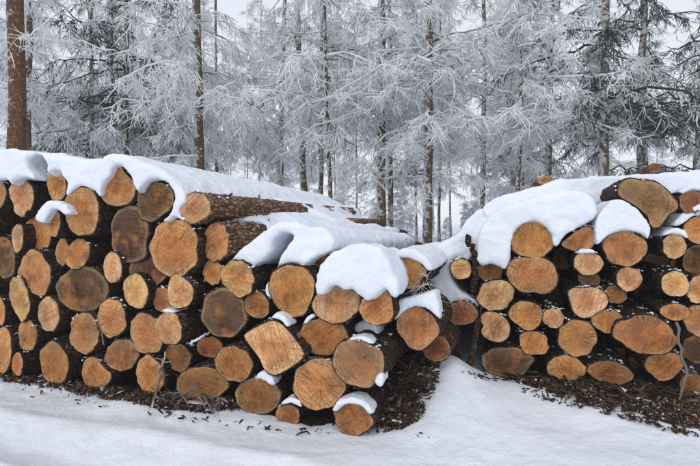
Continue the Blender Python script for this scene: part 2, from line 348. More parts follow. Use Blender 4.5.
def outline(plane, lg, v, rng, nseg):
    cx, cy, w, h, tn, _, tilt, note = lg
    c = plane.hit(cx, cy, v)
    if note in POLY:
        P = np.array([[(plane.hit(x, y, v) - c) @ plane.t, (plane.hit(x, y, v) - c)[2]] for x, y in POLY[note]])
        # resample by angle-free arc length, lightly smoothed
        P = np.vstack([P, P[:1]]); d = np.r_[0, np.cumsum(np.linalg.norm(np.diff(P, axis=0), axis=1))]
        s = np.linspace(0, d[-1], nseg, endpoint=False)
        Q = np.stack([np.interp(s, d, P[:, 0]), np.interp(s, d, P[:, 1])], 1)
        for _ in range(1): Q = .25 * np.roll(Q, 1, 0) + .5 * Q + .25 * np.roll(Q, -1, 0)
        if np.cross(Q[0], Q[1]) < 0: Q = Q[::-1]
        Q = Q * 1.02
    else:
        a = np.linspace(0, 2 * math.pi, nseg, endpoint=False)
        ru = abs((plane.hit(cx + w / 2, cy, v) - plane.hit(cx - w / 2, cy, v)) @ plane.t) / 2
        rz = abs(plane.hit(cx, cy - h / 2, v)[2] - plane.hit(cx, cy + h / 2, v)[2]) / 2
        k = np.ones(nseg)
        for f in (2, 3, 4, 5, 7, 9, 12): k += rng.normal(0, .042 / (f - 1) ** .5) * np.cos(f * a + rng.uniform(0, 6.28))
        if rng.random() < .35:      # a notch or a bulge where a limb sat
            k += rng.choice([-.13, -.1, .09]) * np.exp(-((np.angle(np.exp(1j * (a - rng.uniform(0, 6.28)))) / .28) ** 2))
        k += rng.normal(0, .007, nseg)
        ru *= 1.06; rz *= 1.06; t = R(-tilt); x, z = ru * np.cos(a) * k, rz * np.sin(a) * k
        if tilt:      # shear-free slant: rotate the ellipse and restore its bounding size
            x, z = x * math.cos(t) - z * math.sin(t), x * math.sin(t) + z * math.cos(t)
            x *= 2 * ru / (x.max() - x.min()); z *= 2 * rz / (z.max() - z.min())
        Q = np.stack([x, z], 1)
    return c, Q

LOGS = []
def make_log(plane, lg, rng, label, group, length=None, nseg=36):
    exposed = any(s in lg[7] for s in ('bare', 'end log', 'lowest'))
    if exposed: nseg = 84
    v = lg[5]; c, Q = outline(plane, lg, v, rng, nseg)
    length = length or rng.uniform(3.9, 4.4)
    root = bpy.data.objects.new('sawn_log', None); COL.objects.link(root); root.empty_display_size = .1
    root.location = c; root.rotation_euler = (rng.normal(0, .006), rng.normal(0, .006), -plane.th + rng.normal(0, .018))
    tag(root, label, 'log', group)
    # bark: a long tapering skin, with the thin bark rim seen at the cut
    ys = np.concatenate([[0, .012, .03], np.linspace(.06, 1.5, 60 if exposed else 14), np.linspace(1.65, length, 16 if exposed else 7)])
    rad = np.linalg.norm(Q, axis=1).mean()
    bt = min(.05, .011 / rad)                        # bark thickness as a share of the radius
    bend = rng.normal(0, .012, 2); tiltu, tiltw = rng.normal(0, .09), rng.normal(0, .07)     # saw cuts are rarely square
    skew = lambda xy, y: (xy[:, 0] * tiltu + xy[:, 1] * tiltw) * max(0, 1 - y / .6)
    Vs = [np.c_[Q[:, 0] * (1 - bt), -.001 + skew(Q * (1 - bt), 0), Q[:, 1] * (1 - bt)]]
    for i, y in enumerate(ys):
        k = (1 - .12 * y / length) * (1 + rng.normal(0, .03 if exposed else .02, nseg) * (1 if i else .4))
        if i == 0: k = k * .992
        Vs.append(np.c_[Q[:, 0] * k + bend[0] * math.sin(y), skew(Q, y) + y + (rng.normal(0, .003) if i > 1 else 0), Q[:, 1] * k + bend[1] * math.sin(y)])
    nr = len(Vs); V = np.vstack(Vs)
    I = np.arange(nr * nseg).reshape(nr, nseg); a, b = I[:-1], I[1:]
    q = np.stack([a, np.roll(a, -1, 1), np.roll(b, -1, 1), b], -1).reshape(-1, 4)
    V = np.vstack([V, [[0, length, 0]]]); last = I[-1]
    tr = np.stack([last, np.roll(last, -1), np.full(nseg, len(V) - 1)], 1)
    obj('bark', mesh_np('bark', V, q, tr), M['redbark' if 'bare' in lg[7] and lg[7] != 'filler' else 'bark'], root)
    # short stubs where limbs were trimmed off
    for _ in range(rng.integers(3, 6) if 'bare' in lg[7] and length > 2 else (rng.integers(0, 3) if rng.random() < .4 else 0)):
        an = rng.uniform(.1, 3.0); j = int(an / 6.283 * nseg); yy = rng.uniform(.12, 1.6); d = np.array([Q[j, 0], 0, Q[j, 1]]) * .93; dn = d / (np.linalg.norm(d) + 1e-9)
        SV, sq = tubes(np.array([[d + [0, yy, 0], d + dn * .025 + [0, yy + .004, 0], d + dn * rng.uniform(.035, .06) + [0, yy + .012, 0]]]), np.array([[.017, .013, .009]]) * rng.uniform(.7, 1.3), 7)
        n0 = len(SV); SV = np.vstack([SV, SV[-7:].mean(0, keepdims=True)])
        obj('branch_stub', mesh_np('branch_stub', SV, sq, [(n0 - 7 + k_, n0 - 7 + (k_ + 1) % 7, n0) for k_ in range(7)]), M['redbark'], root)
    # cut end
    fr = [1 - bt * .9, .985 - bt, .93, .8, .6, .38, .16]
    Vs, rr = [], []
    pit = np.array([rng.normal(0, .04), rng.normal(0, .04)]) * rad
    for i, k in enumerate(fr):
        xy = Q * k + pit * (1 - k)
        yy = -.004 - .004 * (i > 0) + xy[:, 0] * tiltu + xy[:, 1] * tiltw + rng.normal(0, .0016, nseg) * (i > 0)
        if i == 0: yy = skew(xy, 0) - .0005
        Vs.append(np.c_[xy[:, 0], yy, xy[:, 1]]); rr.append(np.full(nseg, 1 if i == 0 else k))
    V = np.vstack(Vs + [np.array([[pit[0], -.008 + pit[0] * tiltu + pit[1] * tiltw, pit[1]]])]); rr = np.concatenate(rr + [[0]])
    I = np.arange(len(fr) * nseg).reshape(len(fr), nseg); a, b = I[:-1], I[1:]
    q = np.stack([a, b, np.roll(b, -1, 1), np.roll(a, -1, 1)], -1).reshape(-1, 4)[:, ::-1]
    tr = np.stack([I[-1], np.roll(I[-1], -1), np.full(nseg, len(V) - 1)], 1)
    f = obj('cut_face', mesh_np('cut_face', V, q, tr, attr=rr, attr_name='rad'), M['cut'], root)
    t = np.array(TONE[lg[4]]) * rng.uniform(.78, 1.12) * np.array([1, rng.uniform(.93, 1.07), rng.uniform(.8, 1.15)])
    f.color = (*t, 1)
    LOGS.append((root, plane, lg, c, rad))
    return root

SIZE = lambda lg: 'small' if lg[2] * lg[3] < 560 else ('big' if lg[2] * lg[3] > 1350 else 'medium sized')
CNAME = dict(p='pale yellow', o='orange', b='brown', d='dark weathered', r='reddish', g='greyish')
def label_for(lst, i, pile):
    lg = lst[i]
    if lg[7]: return lg[7] + (' in the taller pile' if 'pile' not in lg[7] and len(lg[7].split()) < 11 and pile == 'taller' else '')
    best = None
    for o in lst:
        if not o[7]: continue
        dx, dy = lg[0] - o[0], lg[1] - o[1]; d = math.hypot(dx, dy)
        if best is None or d < best[0]: best = (d, dx, dy, o)
    d, dx, dy, o = best
    rel = 'just below' if dy > abs(dx) else ('just above' if -dy > abs(dx) else 'beside')
    ref = ' '.join(o[7].split()[:7])
    cut = {'under', 'with', 'in', 'on', 'a', 'the', 'its', 'of', 'and', 'to', 'by', 'near', 'beside', 'at', 'between', 'directly', 'tucked', 'behind', 'carrying', 'half', 'resting', 'before', 'one', 'right', 'top'}
    w = ref.split()
    while w and w[-1] in cut: w.pop()
    return '%s %s log %s the %s' % (SIZE(lg), CNAME[lg[4]], rel, ' '.join(w))
def build_pile(lst, plane, pile):
    labs = [label_for(lst, i, pile) for i in range(len(lst))]
    for i, lg in enumerate(lst):
        w = labs[i].split()[:16]
        make_log(plane, lg, np.random.default_rng(1000 * (pile == 'taller') + i * 7 + 5), ' '.join(w), 'sawn logs stacked in the ' + pile + ' pile')
build_pile(L, LEFT, 'taller')
build_pile(Rr, RIGHT, 'lower')

# logs lying deeper in the piles, their ends just visible in the dark gaps
def fillers(lst, plane, hull, n, rmin, pile, seed):
    rng = np.random.default_rng(seed); hull = np.array(hull, float)
    def inside(x, y):
        c = False; j = len(hull) - 1
        for i in range(len(hull)):
            if (hull[i][1] > y) != (hull[j][1] > y) and x < (hull[j][0] - hull[i][0]) * (y - hull[i][1]) / (hull[j][1] - hull[i][1]) + hull[i][0]: c = not c
            j = i
        return c
    E = [list(l[:4]) for l in lst]; k = 0
    cand = [(x, y) for x in range(int(hull[:, 0].min()), int(hull[:, 0].max()), 3) for y in range(int(hull[:, 1].min()), int(hull[:, 1].max()), 3) if inside(x, y)]
    def gap(x, y):
        g = 99
        for cx, cy, w, h in E:
            s = math.hypot((x - cx) / (w / 2), (y - cy) / (h / 2))
            g = min(g, (s - 1) * min(w, h) / 2)
        return g
    while k < n:
        gs = [(gap(x, y), x, y) for x, y in cand]
        g, x, y = max(gs)
        if g < rmin: break
        r = min(g, 13) * 2.3
        E.append([x, y, r, r * 1.05]); k += 1
        make_log(plane, (x, y, r, r * 1.05, rng.choice(['b', 'd', 'd']), float(rng.uniform(.55, 1.2)), 0, 'filler'), rng,  # brown and dark tones put the shade of the gaps into the wood colour
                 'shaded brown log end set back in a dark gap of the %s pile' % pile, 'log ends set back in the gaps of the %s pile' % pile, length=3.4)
fillers(L, LEFT, [(-14,190),(0,185),(60,180),(120,180),(180,205),(230,240),(300,262),(385,300),(385,400),(350,420),(240,395),(60,370),(0,370),(-14,368)], 26, 4.2, 'taller', 5)
fillers(Rr, RIGHT, [(482,275),(520,250),(600,235),(640,235),(700,205),(700,380),(600,372),(490,365)], 22, 5.0, 'lower', 6)
# bare ends lying far back on top of the piles, breaking through the snow
for plane, x, y, w, h, v, t, lab in ((LEFT, 347, 224, 16, 12, 2.6, 'b', 'snowy log end poking out near the back of the taller pile'), (LEFT, 362, 243, 24, 11, 1.2, 'b', 'low bark covered log breaking the snow behind the big lump'),
                               (RIGHT, 544, 180, 14, 8, 1.6, 'o', 'thin orange log end poking from the snow on the lower pile'), (RIGHT, 655, 168, 13, 9, 1.9, 'b', 'short brown log end above the huge knobbly log'),
                               (LEFT, 65, 161, 22, 7, .6, 'd', 'thin dark log showing through the top snow of the taller pile')):
    make_log(plane, (x, y, w, h, t, v, 0, 'bare'), np.random.default_rng(int(x)), lab, None, length=1.6)

# ------------------------------------------------------------------ snow lying on the logs
def snow_from(polys, voxel, smooth_it, name, label, group=None, rough=.022):
    """polys: (plane, [(px,py)...], v0, v1, drop, shrink): traced outline of the snow over the log ends, carried back along the logs"""
    V, Fc = [], []; org = None
    import bmesh
    for plane, pts, v0, v1, drop, shrink in polys:
        n = len(pts); ob = np.zeros(n)
        if len(pts[0]) == 3:      # traced at the log ends, each point starting its own distance back
            P = np.array([plane.hit(x, y, 0) + plane.n * v for x, y, v in pts]); ob = np.array([p[2] for p in pts])
        else: P = np.array([plane.hit(x, y, v0) for x, y in pts])
        c = P.mean(0)
        steps = max(2, int((v1 - v0) / .35) + 1)
        base = len(V)
        for s in range(steps + 1):
            t = s / steps
            k = 1 - shrink * t ** 1.5
            Q = c + (P - c) * np.array([k, k, k]) + plane.n[None] * ((v1 - v0 - (ob - v0 if ob.any() else 0)) * t)[..., None] if ob.any() else c + (P - c) * k + plane.n * ((v1 - v0) * t)
            Q[:, 2] -= drop * t
            V += [tuple(q) for q in Q]
        for s in range(steps):
            for i in range(n):
                j = (i + 1) % n; a = base + s * n
                Fc.append((a + i, a + j, a + n + j, a + n + i))
        Fc.append(tuple(base + i for i in range(n))[::-1]); Fc.append(tuple(base + steps * n + i for i in range(n)))
    me = bpy.data.meshes.new(name); me.from_pydata(V, [], Fc)
    bm = bmesh.new(); bm.from_mesh(me); bmesh.ops.triangulate(bm, faces=bm.faces[:]); bmesh.ops.recalc_face_normals(bm, faces=bm.faces[:]); bm.to_mesh(me); bm.free()
    o = obj(name, me, M['snowcap'])
    r = o.modifiers.new('r', 'REMESH'); r.mode = 'VOXEL'; r.voxel_size = voxel
    s = o.modifiers.new('s', 'SMOOTH'); s.factor = .5; s.iterations = smooth_it
    dg = bpy.context.evaluated_depsgraph_get(); me2 = bpy.data.meshes.new_from_object(o.evaluated_get(dg))
    o.modifiers.clear(); o.data = me2
    if not me2.materials: me2.materials.append(M['snowcap'])
    me2.name = name
    co = np.empty(len(me2.vertices) * 3, np.float32); me2.vertices.foreach_get('co', co); co = co.reshape(-1, 3)
    nm = np.empty_like(co).ravel(); me2.vertices.foreach_get('normal', nm); nm = nm.reshape(-1, 3)
    d = np.array([mnoise.noise(Vector(c) * 3.1) + .6 * mnoise.noise(Vector(c) * 8.3) + .38 * mnoise.noise(Vector(c) * 21) + .2 * mnoise.noise(Vector(c) * 47) for c in co])
    co = co + nm * (d * rough)[:, None]
    me2.vertices.foreach_set('co', co.astype(np.float32).ravel()); me2.update()
    me2.polygons.foreach_set('use_smooth', np.ones(len(me2.polygons), bool))
    lo = co.min(0); base = np.array([*co[:, :2].mean(0), lo[2]])       # origin at its base
    me2.vertices.foreach_set('co', (co - base).astype(np.float32).ravel()); o.location = base
    return tag(o, label, 'snow', group, 'thing')

PA = [(-60,146),(0,148),(25,150),(50,153),(75,157),(95,158),(108,154),(122,154),(140,160),(158,168),(172,179),(182,191),(186,203),(180,206),(178,212),(186,219),(182,222),(172,216),(162,223),(158,222),(170,212),(172,198),(170,187),(164,181),(155,178),(145,181),(138,189),(136,197),(132,186),(125,173),(121,165),(112,165),(108,177),(101,184),(99,199),(95,196),(91,190),(83,186),(75,187),(69,192),(66,199),(64,196),(64,182),(58,169),(50,169),(46,177),(44,170),(45,161),(38,155),(30,155),(25,158),(25,166),(30,173),(34,180),(28,178),(20,177),(13,179),(9,186),(8,178),(-10,180),(-60,178)]
snow_from([(LEFT, PA, -.13, 4.1, .06, .03),
           (LEFT, [(201,227,.25),(208,221,.2),(214,214,.45),(208,196,1.0),(197,188,1.5),(184,188,1.6),(186,205,1.7),(198,214,1.1),(204,220,.6)], .0, 4.0, .0, .0),
           (LEFT, [(202,227,.25),(212,216,.3),(222,219,.55),(228,226,.65),(222,236,.8),(212,232,.6)], .0, 3.9, .0, .0),
           (LEFT, [(230,262,.2),(238,246,.2),(233,229,.5),(220,219,.95),(206,221,1.1),(210,236,1.1),(224,246,.6)], .0, 3.9, .0, .0),
           (LEFT, [(248,226),(262,215),(282,211),(302,221),(330,234),(340,255),(300,256),(266,246)], .95, 3.8, .05, .05),
           (LEFT, [(252,190),(275,194),(300,203),(322,212),(340,222),(352,238),(350,262),(300,255),(270,230),(255,210)], 1.9, 4.3, .12, .05),
           (LEFT, [(226,266),(231,256),(240,247),(252,240),(264,231),(278,222),(296,219),(306,226),(300,234),(290,234),(280,233),(272,240),(269,252),(262,263),(256,264),(252,268),(247,268),(243,274),(238,264),(232,262)], -.02, 3.4, .05, .1),
           (LEFT, [(274,270),(278,258),(286,246),(292,238),(300,226),(322,226),(334,238),(334,250),(322,256),(310,260),(304,266),(302,276),(299,264),(290,264),(282,267)], -.02, 3.3, .1, .15),
           (LEFT, [(300,232),(335,232),(352,242),(345,262),(320,262)], .4, 3.2, .2, .2)],
          .022, 13, 'snow_blanket', 'thick snow blanket draped over the top of the taller log pile')
snow_from([(LEFT, [(313,289),(317,276),(324,260),(333,250),(346,245),(366,244),(380,248),(389,260),(394,276),(398,286),(397,297),(393,299),(389,288),(384,285),(377,292),(369,301),(364,300),(358,292),(350,286),(345,291),(340,287),(331,284),(326,290),(321,296),(315,295)], -.16, .75, .02, .25)],
          .022, 7, 'snow_lump', 'big rounded snow lump with scalloped lower edge')
snow_from([(RIGHT, [(476,222),(485,203),(505,194),(540,186),(560,178),(600,175),(650,173),(720,169),(740,200),(600,205),(560,215),(482,245)], .75, 4.2, .12, .04),
           (RIGHT, [(477,262),(478,240),(482,226),(490,214),(505,205),(530,197),(560,191),(585,191),(596,200),(600,212),(592,222),(577,229),(565,237),(557,249),(553,246),(553,233),(545,225),(533,221),(520,225),(513,232),(510,246),(509,262),(505,272),(500,266),(490,262),(482,266)], -.12, 1.1, 0, .1),
           (RIGHT, [(455,240),(470,216),(484,206),(484,262),(478,262),(474,240)], .05, 3.4, .25, .1),
           (RIGHT, [(424,256),(432,246),(446,240),(458,236),(472,222),(472,252),(468,262),(461,258),(452,261),(448,270),(452,281),(462,292),(472,297),(479,304),(478,309),(466,302),(454,303),(447,310),(447,340),(447,362),(440,370),(434,350),(438,325),(436,300),(430,284),(424,270)], .08, 3.3, .25, .1)],
          .022, 13, 'snow_blanket', 'deep snow blanket over the lower log pile, sliding into the gap')
def cap(plane, pts, v0, v1, label, name='settled_snow', it=11, group=None):
    return snow_from([(plane, pts, v0, v1, 0, .12)], .014, it, name, label, group, rough=.014)
cap(RIGHT, [(597,246),(595,226),(598,215),(610,200),(620,197),(637,208),(648,220),(652,229),(649,240),(643,234),(634,231),(622,230),(610,234),(602,241)], -.12, .9, 'pointed snow lump lying on the wide orange log', 'snow_lump', 11)
cap(RIGHT, [(670,224),(680,214),(690,207),(703,202),(740,196),(740,214),(702,214),(692,217),(684,224),(676,227)], -.02, .8, 'snow ledge under the brown top log at the pile edge', 'snow_ledge')
cap(RIGHT, [(678,192),(690,185),(704,184),(740,180),(740,192),(704,190),(692,189),(684,194)], -.02, 1.0, 'snow ridge on the brown top log next to the knobbly log', 'snow_ledge')
cap(RIGHT, [(661,238),(666,230),(676,226),(687,230),(690,240),(682,235),(672,234)], -.1, .4, 'small snow cap on a pale log under the snow ledge')
cap(LEFT, [(34,217),(39,208),(47,200),(57,201),(66,205),(69,214),(63,215),(58,209),(50,209),(46,217),(43,224),(36,221)], -.18, .6, 'crooked snow cap on a small log in the taller pile')
cap(LEFT, [(383,266),(390,255),(402,248),(416,249),(427,257),(433,270),(428,272),(421,263),(408,257),(395,259),(388,269)], .25, 2.2, 'smooth thin snow cap on the end log of the taller pile')
cap(LEFT, [(394,322),(393,309),(396,301),(412,297),(434,292),(438,304),(441,322),(436,316),(426,308),(412,307),(402,312)], .16, .5, 'flat topped block of snow on a round log in the gap', 'snow_block', 8)
cap(LEFT, [(352,334),(356,324),(366,320),(376,324),(378,336),(366,340)], .2, .8, 'shaded snow patch in the gap above the grey weathered log', 'snow_patch')
cap(LEFT, [(253,382),(257,374),(265,371),(273,376),(275,387),(270,386),(264,381),(257,379)], -.07, .10, 'knob of snow on the brown speckled bottom log')
cap(LEFT, [(275,410),(280,402),(290,397),(300,400),(303,411),(297,409),(290,405),(282,406)], -.09, .10, 'little snow cap on the smallest bottom log')
cap(LEFT, [(331,411),(337,402),(350,397),(362,400),(370,409),(374,416),(368,414),(362,407),(352,404),(342,406),(336,412)], -.11, .08, 'curved snow rim on the lowest log')
cap(LEFT, [(343,343),(350,337),(360,335),(370,339),(376,346),(368,344),(358,340),(350,342)], -.1, .05, 'thin snow crust on top of the grey weathered log')
cap(LEFT, [(263,293),(265,284),(270,279),(273,288),(272,299),(267,298)], .0, .35, 'white snow plug wedged beside the small brown log', 'snow_plug')
cap(LEFT, [(270,318),(276,312),(284,316),(289,326),(286,329),(281,322),(275,319)], -.16, .0, 'snow streak on the upper edge of the square sided log', 'snow_streak')
cap(LEFT, [(302,324),(306,316),(314,313),(317,316),(310,320),(305,326)], -.07, .06, 'snow fleck on the shoulder of the reddish round log', 'snow_streak')
cap(LEFT, [(375,382),(378,374),(382,374),(383,384),(379,388)], -.1, .05, 'snow fleck at the side of the grey weathered log', 'snow_streak')
cap(RIGHT, [(575,254),(582,249),(592,249),(600,254),(594,254),(585,253)], -.1, .3, 'thin snow strip on the pale log under the lens shaped log', 'snow_streak')
cap(LEFT, [(158,312),(164,308),(172,310),(176,314),(168,314)], -.13, .1, 'snow crumb on top of the bright clean oval log', 'snow_streak')

# ------------------------------------------------------------------ litter, sticks and slabs around the piles
def chips(poly, n, name, label, seed, lift=.0, size=(.012, .06)):
    rng = np.random.default_rng(seed); poly = np.array(poly, float); out = []
    lo, hi = poly.min(0), poly.max(0)
    def inside(x, y):
        c = False; j = len(poly) - 1
        for i in range(len(poly)):
            if (poly[i][1] > y) != (poly[j][1] > y) and x < (poly[j][0] - poly[i][0]) * (y - poly[i][1]) / (poly[j][1] - poly[i][1]) + poly[i][0]: c = not c
            j = i
        return c
    while len(out) < n:
        XY = rng.uniform(lo, hi, (n * 3, 2)) + rng.normal(0, 2.2, (n * 3, 2))
        XY = XY[[inside(x, y) for x, y in XY]]
        P = on_ground(XY[:, 0], XY[:, 1])
        for p in P:
            if mnoise.noise(Vector((p[0] * 6, p[1] * 6, seed))) + .6 * mnoise.noise(Vector((p[0] * 17, p[1] * 17, seed))) + rng.normal(0, .12) > -.16: out.append(p)
    out = out[:n]
    C = np.array(out); C[:, 2] += rng.uniform(0, .03 + lift, n)
    l = rng.uniform(*size, n) * rng.uniform(.5, 1, n); w = l * rng.uniform(.12, .5, n) + .003; t = rng.uniform(.002, .008, n)
    yaw = rng.uniform(0, 6.28, n); pit = rng.normal(0, .35, n); rol = rng.normal(0, .5, n)
    D = np.stack([np.cos(yaw) * np.cos(pit), np.sin(yaw) * np.cos(pit), np.sin(pit)], 1)
    S = np.cross(D, np.array([0, 0, 1.])); S /= np.linalg.norm(S, axis=1, keepdims=True); U = np.cross(S, D)
    S, U = S * np.cos(rol)[:, None] + U * np.sin(rol)[:, None], U * np.cos(rol)[:, None] - S * np.sin(rol)[:, None]
    V = []
    for sx, sy, sz in ((-1,-1,-1),(1,-.6,-1),(1,.6,-1),(-1,1,-1),(-1,-1,1),(1,-.6,1),(1,.6,1),(-1,1,1)):
        V.append(C + D * (sx * l / 2)[:, None] + S * (sy * w / 2)[:, None] + U * (sz * t / 2)[:, None])
    V = np.stack(V, 1).reshape(-1, 3); b = (np.arange(n) * 8)[:, None, None]
    q = (b + np.array([[0,3,2,1],[4,5,6,7],[0,1,5,4],[1,2,6,5],[2,3,7,6],[3,0,4,7]])[None]).reshape(-1, 4)
    o = obj(name, mesh_np(name, V, q, smooth=False, attr=np.repeat(rng.random(n), 8)), M['chip'])
    return tag(o, label, 'litter', None, 'stuff')
chips([(520,378),(560,380),(600,386),(640,384),(700,396),(700,430),(668,424),(640,414),(600,408),(560,398),(530,388),(500,380)], 11000, 'bark_litter', 'brown bark and wood chips spilled before the lower pile', 1, .03)
chips([(452,372),(500,378),(560,398),(640,418),(700,436),(690,438),(620,418),(560,406),(500,386)], 300, 'scattered_chips', 'loose dark chips scattered on the snow edge', 2)
chips([(376,434),(384,400),(384,372),(396,345),(430,352),(440,366),(436,392),(420,420),(404,430)], 7000, 'bark_litter', 'brown bark chips heaped in the gap between piles', 3, .04)
chips([(0,374),(60,384),(85,388),(130,392),(180,396),(232,402),(240,412),(205,414),(150,408),(95,398),(60,390),(0,382)], 5200, 'bark_litter', 'dark bark crumbs along the foot of the taller pile', 4, .02)
chips([(0,380),(90,398),(200,414),(300,430),(380,436),(470,432),(440,440),(300,436),(150,418),(0,392)], 90, 'scattered_chips', 'sparse dark crumbs on the snow below the taller pile', 6)

chips([(525,382),(600,390),(690,402),(695,425),(640,410),(560,395)], 130, 'bark_strips', 'long curled bark strips among the chips before the lower pile', 11, .06, (.07, .22))
chips([(384,426),(388,380),(400,350),(432,358),(430,392),(410,424)], 90, 'bark_strips', 'long bark strips in the heap between the piles', 12, .08, (.07, .2))
chips([(0,376),(90,390),(200,402),(236,406),(200,410),(90,396),(0,382)], 70, 'bark_strips', 'thin bark strips at the foot of the taller pile', 13, .04, (.05, .16))
def crumbs(plane, name, label, seed):
    """powder snow caught on the upper edges of the logs"""
    rng = np.random.default_rng(seed); base = np.array([(1,0,0),(-1,0,0),(0,1,0),(0,-1,0),(0,0,1),(0,0,-1)], float)
    tri = np.array([(0,2,4),(2,1,4),(1,3,4),(3,0,4),(2,0,5),(1,2,5),(3,1,5),(0,3,5)]); V, T = [], []
    bpy.context.view_layer.update()
    for root, pln, lg, c, rad in LOGS:
        if pln is not plane or lg[7] == 'filler': continue
        me = root.children[0].data; nv = len(me.vertices); co = np.empty(nv * 3, np.float32); me.vertices.foreach_get('co', co); co = co.reshape(-1, 3)
        up = co[:, 2] / rad; ok = np.where((up > .55) & (co[:, 1] > .01) & (co[:, 1] < .5))[0]
        if not len(ok): continue
        mw = np.array(root.matrix_world)
        for k in rng.choice(ok, min(len(ok), rng.integers(2, 14))):
            p = mw[:3, :3] @ co[k] + mw[:3, 3]
            for _ in range(rng.integers(2, 7)):
                r = rng.uniform(.003, .013); q = p + rng.normal(0, .014, 3) * np.array([1, 1, .25])
                T.append(tri + len(V) * 6); V.append(q + base * rng.uniform(.6, 1.3, (6, 1)) * np.array([r * 1.4, r * 1.4, r * .8]))
    o = obj(name, mesh_np(name, np.vstack(V), None, np.vstack(T)), M['snow']); tag(o, label, 'snow', None, 'stuff')
crumbs(LEFT, 'snow_crumbs', 'powdery snow crumbs caught between logs of the taller pile', 3)
crumbs(RIGHT, 'snow_crumbs', 'powdery snow crumbs caught between logs of the lower pile', 4)
def soil(plane, u0, u1, vf, label, seed):
    """bare crumbly ground kept free of snow under a pile"""
    nu, nv = 90, 60; us = np.linspace(u0, u1, nu); V = []
    for k in range(nv):
        t = k / (nv - 1)
        for u in us:
            fr = vf + .09 * mnoise.noise(Vector((u * 2.3, seed, 0))) + .05 * mnoise.noise(Vector((u * 8, seed, 4)))
            p = plane.n * (plane.d + fr + (3.9 - fr) * t ** 2) + plane.t * u
            z = float(gheight(p[0], p[1])) + .014 + (.02 * mnoise.noise(Vector((p[0] * 9, p[1] * 9, 2))) if t > 0 else -.03)
            V.append((p[0], p[1], z))
    I = np.arange(nu * nv).reshape(nv, nu); a, b = I[:-1], I[1:]
    q = np.stack([a[:, :-1], a[:, 1:], b[:, 1:], b[:, :-1]], -1).reshape(-1, 4)
    tag(obj('soil', mesh_np('soil', V, q), M['soil']), label, kind='structure')
soil(LEFT, -6.6, -1.25, .03, 'dark bare soil under the taller log pile', 1)
soil(RIGHT, .02, 4.2, -.06, 'dark bare soil under the lower log pile', 2)
def stick(name, label, pts, r0, r1, mat, cat='stick', sides=7, twigs=0, seed=0, group=None, frost=.6):
    P = np.array(pts, float); k = np.linspace(0, 1, len(P)); t = np.linspace(0, 1, 14); rng = np.random.default_rng(seed)
    C = np.stack([np.interp(t, k, P[:, i]) for i in range(3)], 1)
    C[1:-1] += rng.normal(0, r0 * .35, (12, 3))
    base = C[np.argmin(C[:, 2])].copy(); C = C - base
    V, q = tubes(C[None], np.linspace(r0, r1, 14)[None] * rng.uniform(.85, 1.15, (1, 14)), sides)
    fr = np.full(len(V), frost)
    o = obj(name, mesh_np(name, V, q, attr=fr), mat); o.location = base; tag(o, label, cat, group)
    if twigs:
        n = twigs; i = rng.integers(3, 13, n); st = C[i]
        d = rng.normal(0, 1, (n, 3)); d /= np.linalg.norm(d, axis=1, keepdims=True); ln = rng.uniform(.05, .22, n)
        PP = np.stack([st, st + d * (ln * .5)[:, None], st + d * ln[:, None] + rng.normal(0, .02, (n, 3))], 1)
        V, q = tubes(PP, np.tile([r1 * .8, r1 * .6, r1 * .35], (n, 1)))
        obj('side_twigs', mesh_np('side_twigs', V, q, attr=np.repeat(rng.random(n) * .5 + frost - .3, 9)), mat, o)
    return o
pl = lambda plane, px, py, v=0: plane.hit(px, py, v)
stick('leaning_stick', 'frosted stick leaning on the bottom row of the taller pile', [pl(LEFT,152,408,-.35), pl(LEFT,158,385,-.25), pl(LEFT,165,352,-.1)], .011, .006, M['stick'], twigs=14, seed=1, frost=.4)
stick('leaning_stick', 'short snowy stick jutting out above the reddish log', [pl(LEFT,190,344,-.05), pl(LEFT,200,338,0), pl(LEFT,214,330,.15)], .012, .009, M['stick'], seed=2, frost=.9)
stick('hanging_root', 'pale bent root hanging down over the lower pile', [pl(RIGHT,676,322,-.09), pl(RIGHT,679,340,-.12), pl(RIGHT,681,356,-.14), pl(RIGHT,687,372,-.16), pl(RIGHT,683,388,-.18), pl(RIGHT,679,400,-.2)], .011, .008, M['stick'], cat='root', seed=3, frost=.25)
for i, (a, b, s) in enumerate((((188,404),(172,396),11), ((205,408),(186,392),12), ((212,412),(196,400),13), ((228,402),(212,414),14), ((104,345),(96,328),15), ((178,402),(190,408),16))):
    stick('frosted_twig', 'thin frosted twig lying against the bottom logs', [pl(LEFT,*a,-.25), pl(LEFT,(a[0]+b[0])/2,min(a[1],b[1])-4,-.2), pl(LEFT,*b,-.16)], .006, .003, M['stick'], cat='twig', twigs=12, seed=s, frost=.28, group='frosted twigs at the foot of the taller pile')
for i, (a, b, s) in enumerate((((408,300),(432,284),21), ((412,296),(428,276),22), ((415,302),(440,292),23), ((405,292),(424,286),24))):
    stick('frosted_twig', 'small snowy twig sticking out under the end log', [pl(LEFT,*a,.5), pl(LEFT,(a[0]+b[0])/2,min(a[1],b[1]),.4), pl(LEFT,*b,.3)], .007, .003, M['stick'], cat='twig', twigs=14, seed=s, group='snowy twigs under the end log')
for i, (a, b, s) in enumerate((((392,396),(428,352),31), ((396,388),(420,346),32), ((388,412),(412,372),33), ((402,404),(436,374),34), ((398,360),(424,384),35))):
    stick('bare_twig', 'thin dark bare twig standing in the bark heap', [pl(LEFT,*a,.25), pl(LEFT,(a[0]+b[0])/2+2,(a[1]+b[1])/2,.3), pl(LEFT,*b,.4)], .006, .003, M['bark'], cat='twig', twigs=6, seed=s, group='dark twigs in the bark heap')
stick('bent_stub', 'dark bent branch stub rising through snow beside the small round log', [pl(RIGHT,474,292,.05), pl(RIGHT,476,268,-.02), pl(RIGHT,475,254,-.06), pl(RIGHT,470,243,-.1), pl(RIGHT,466,236,-.1)], .030, .024, M['bark'], cat='branch', sides=10, seed=4)
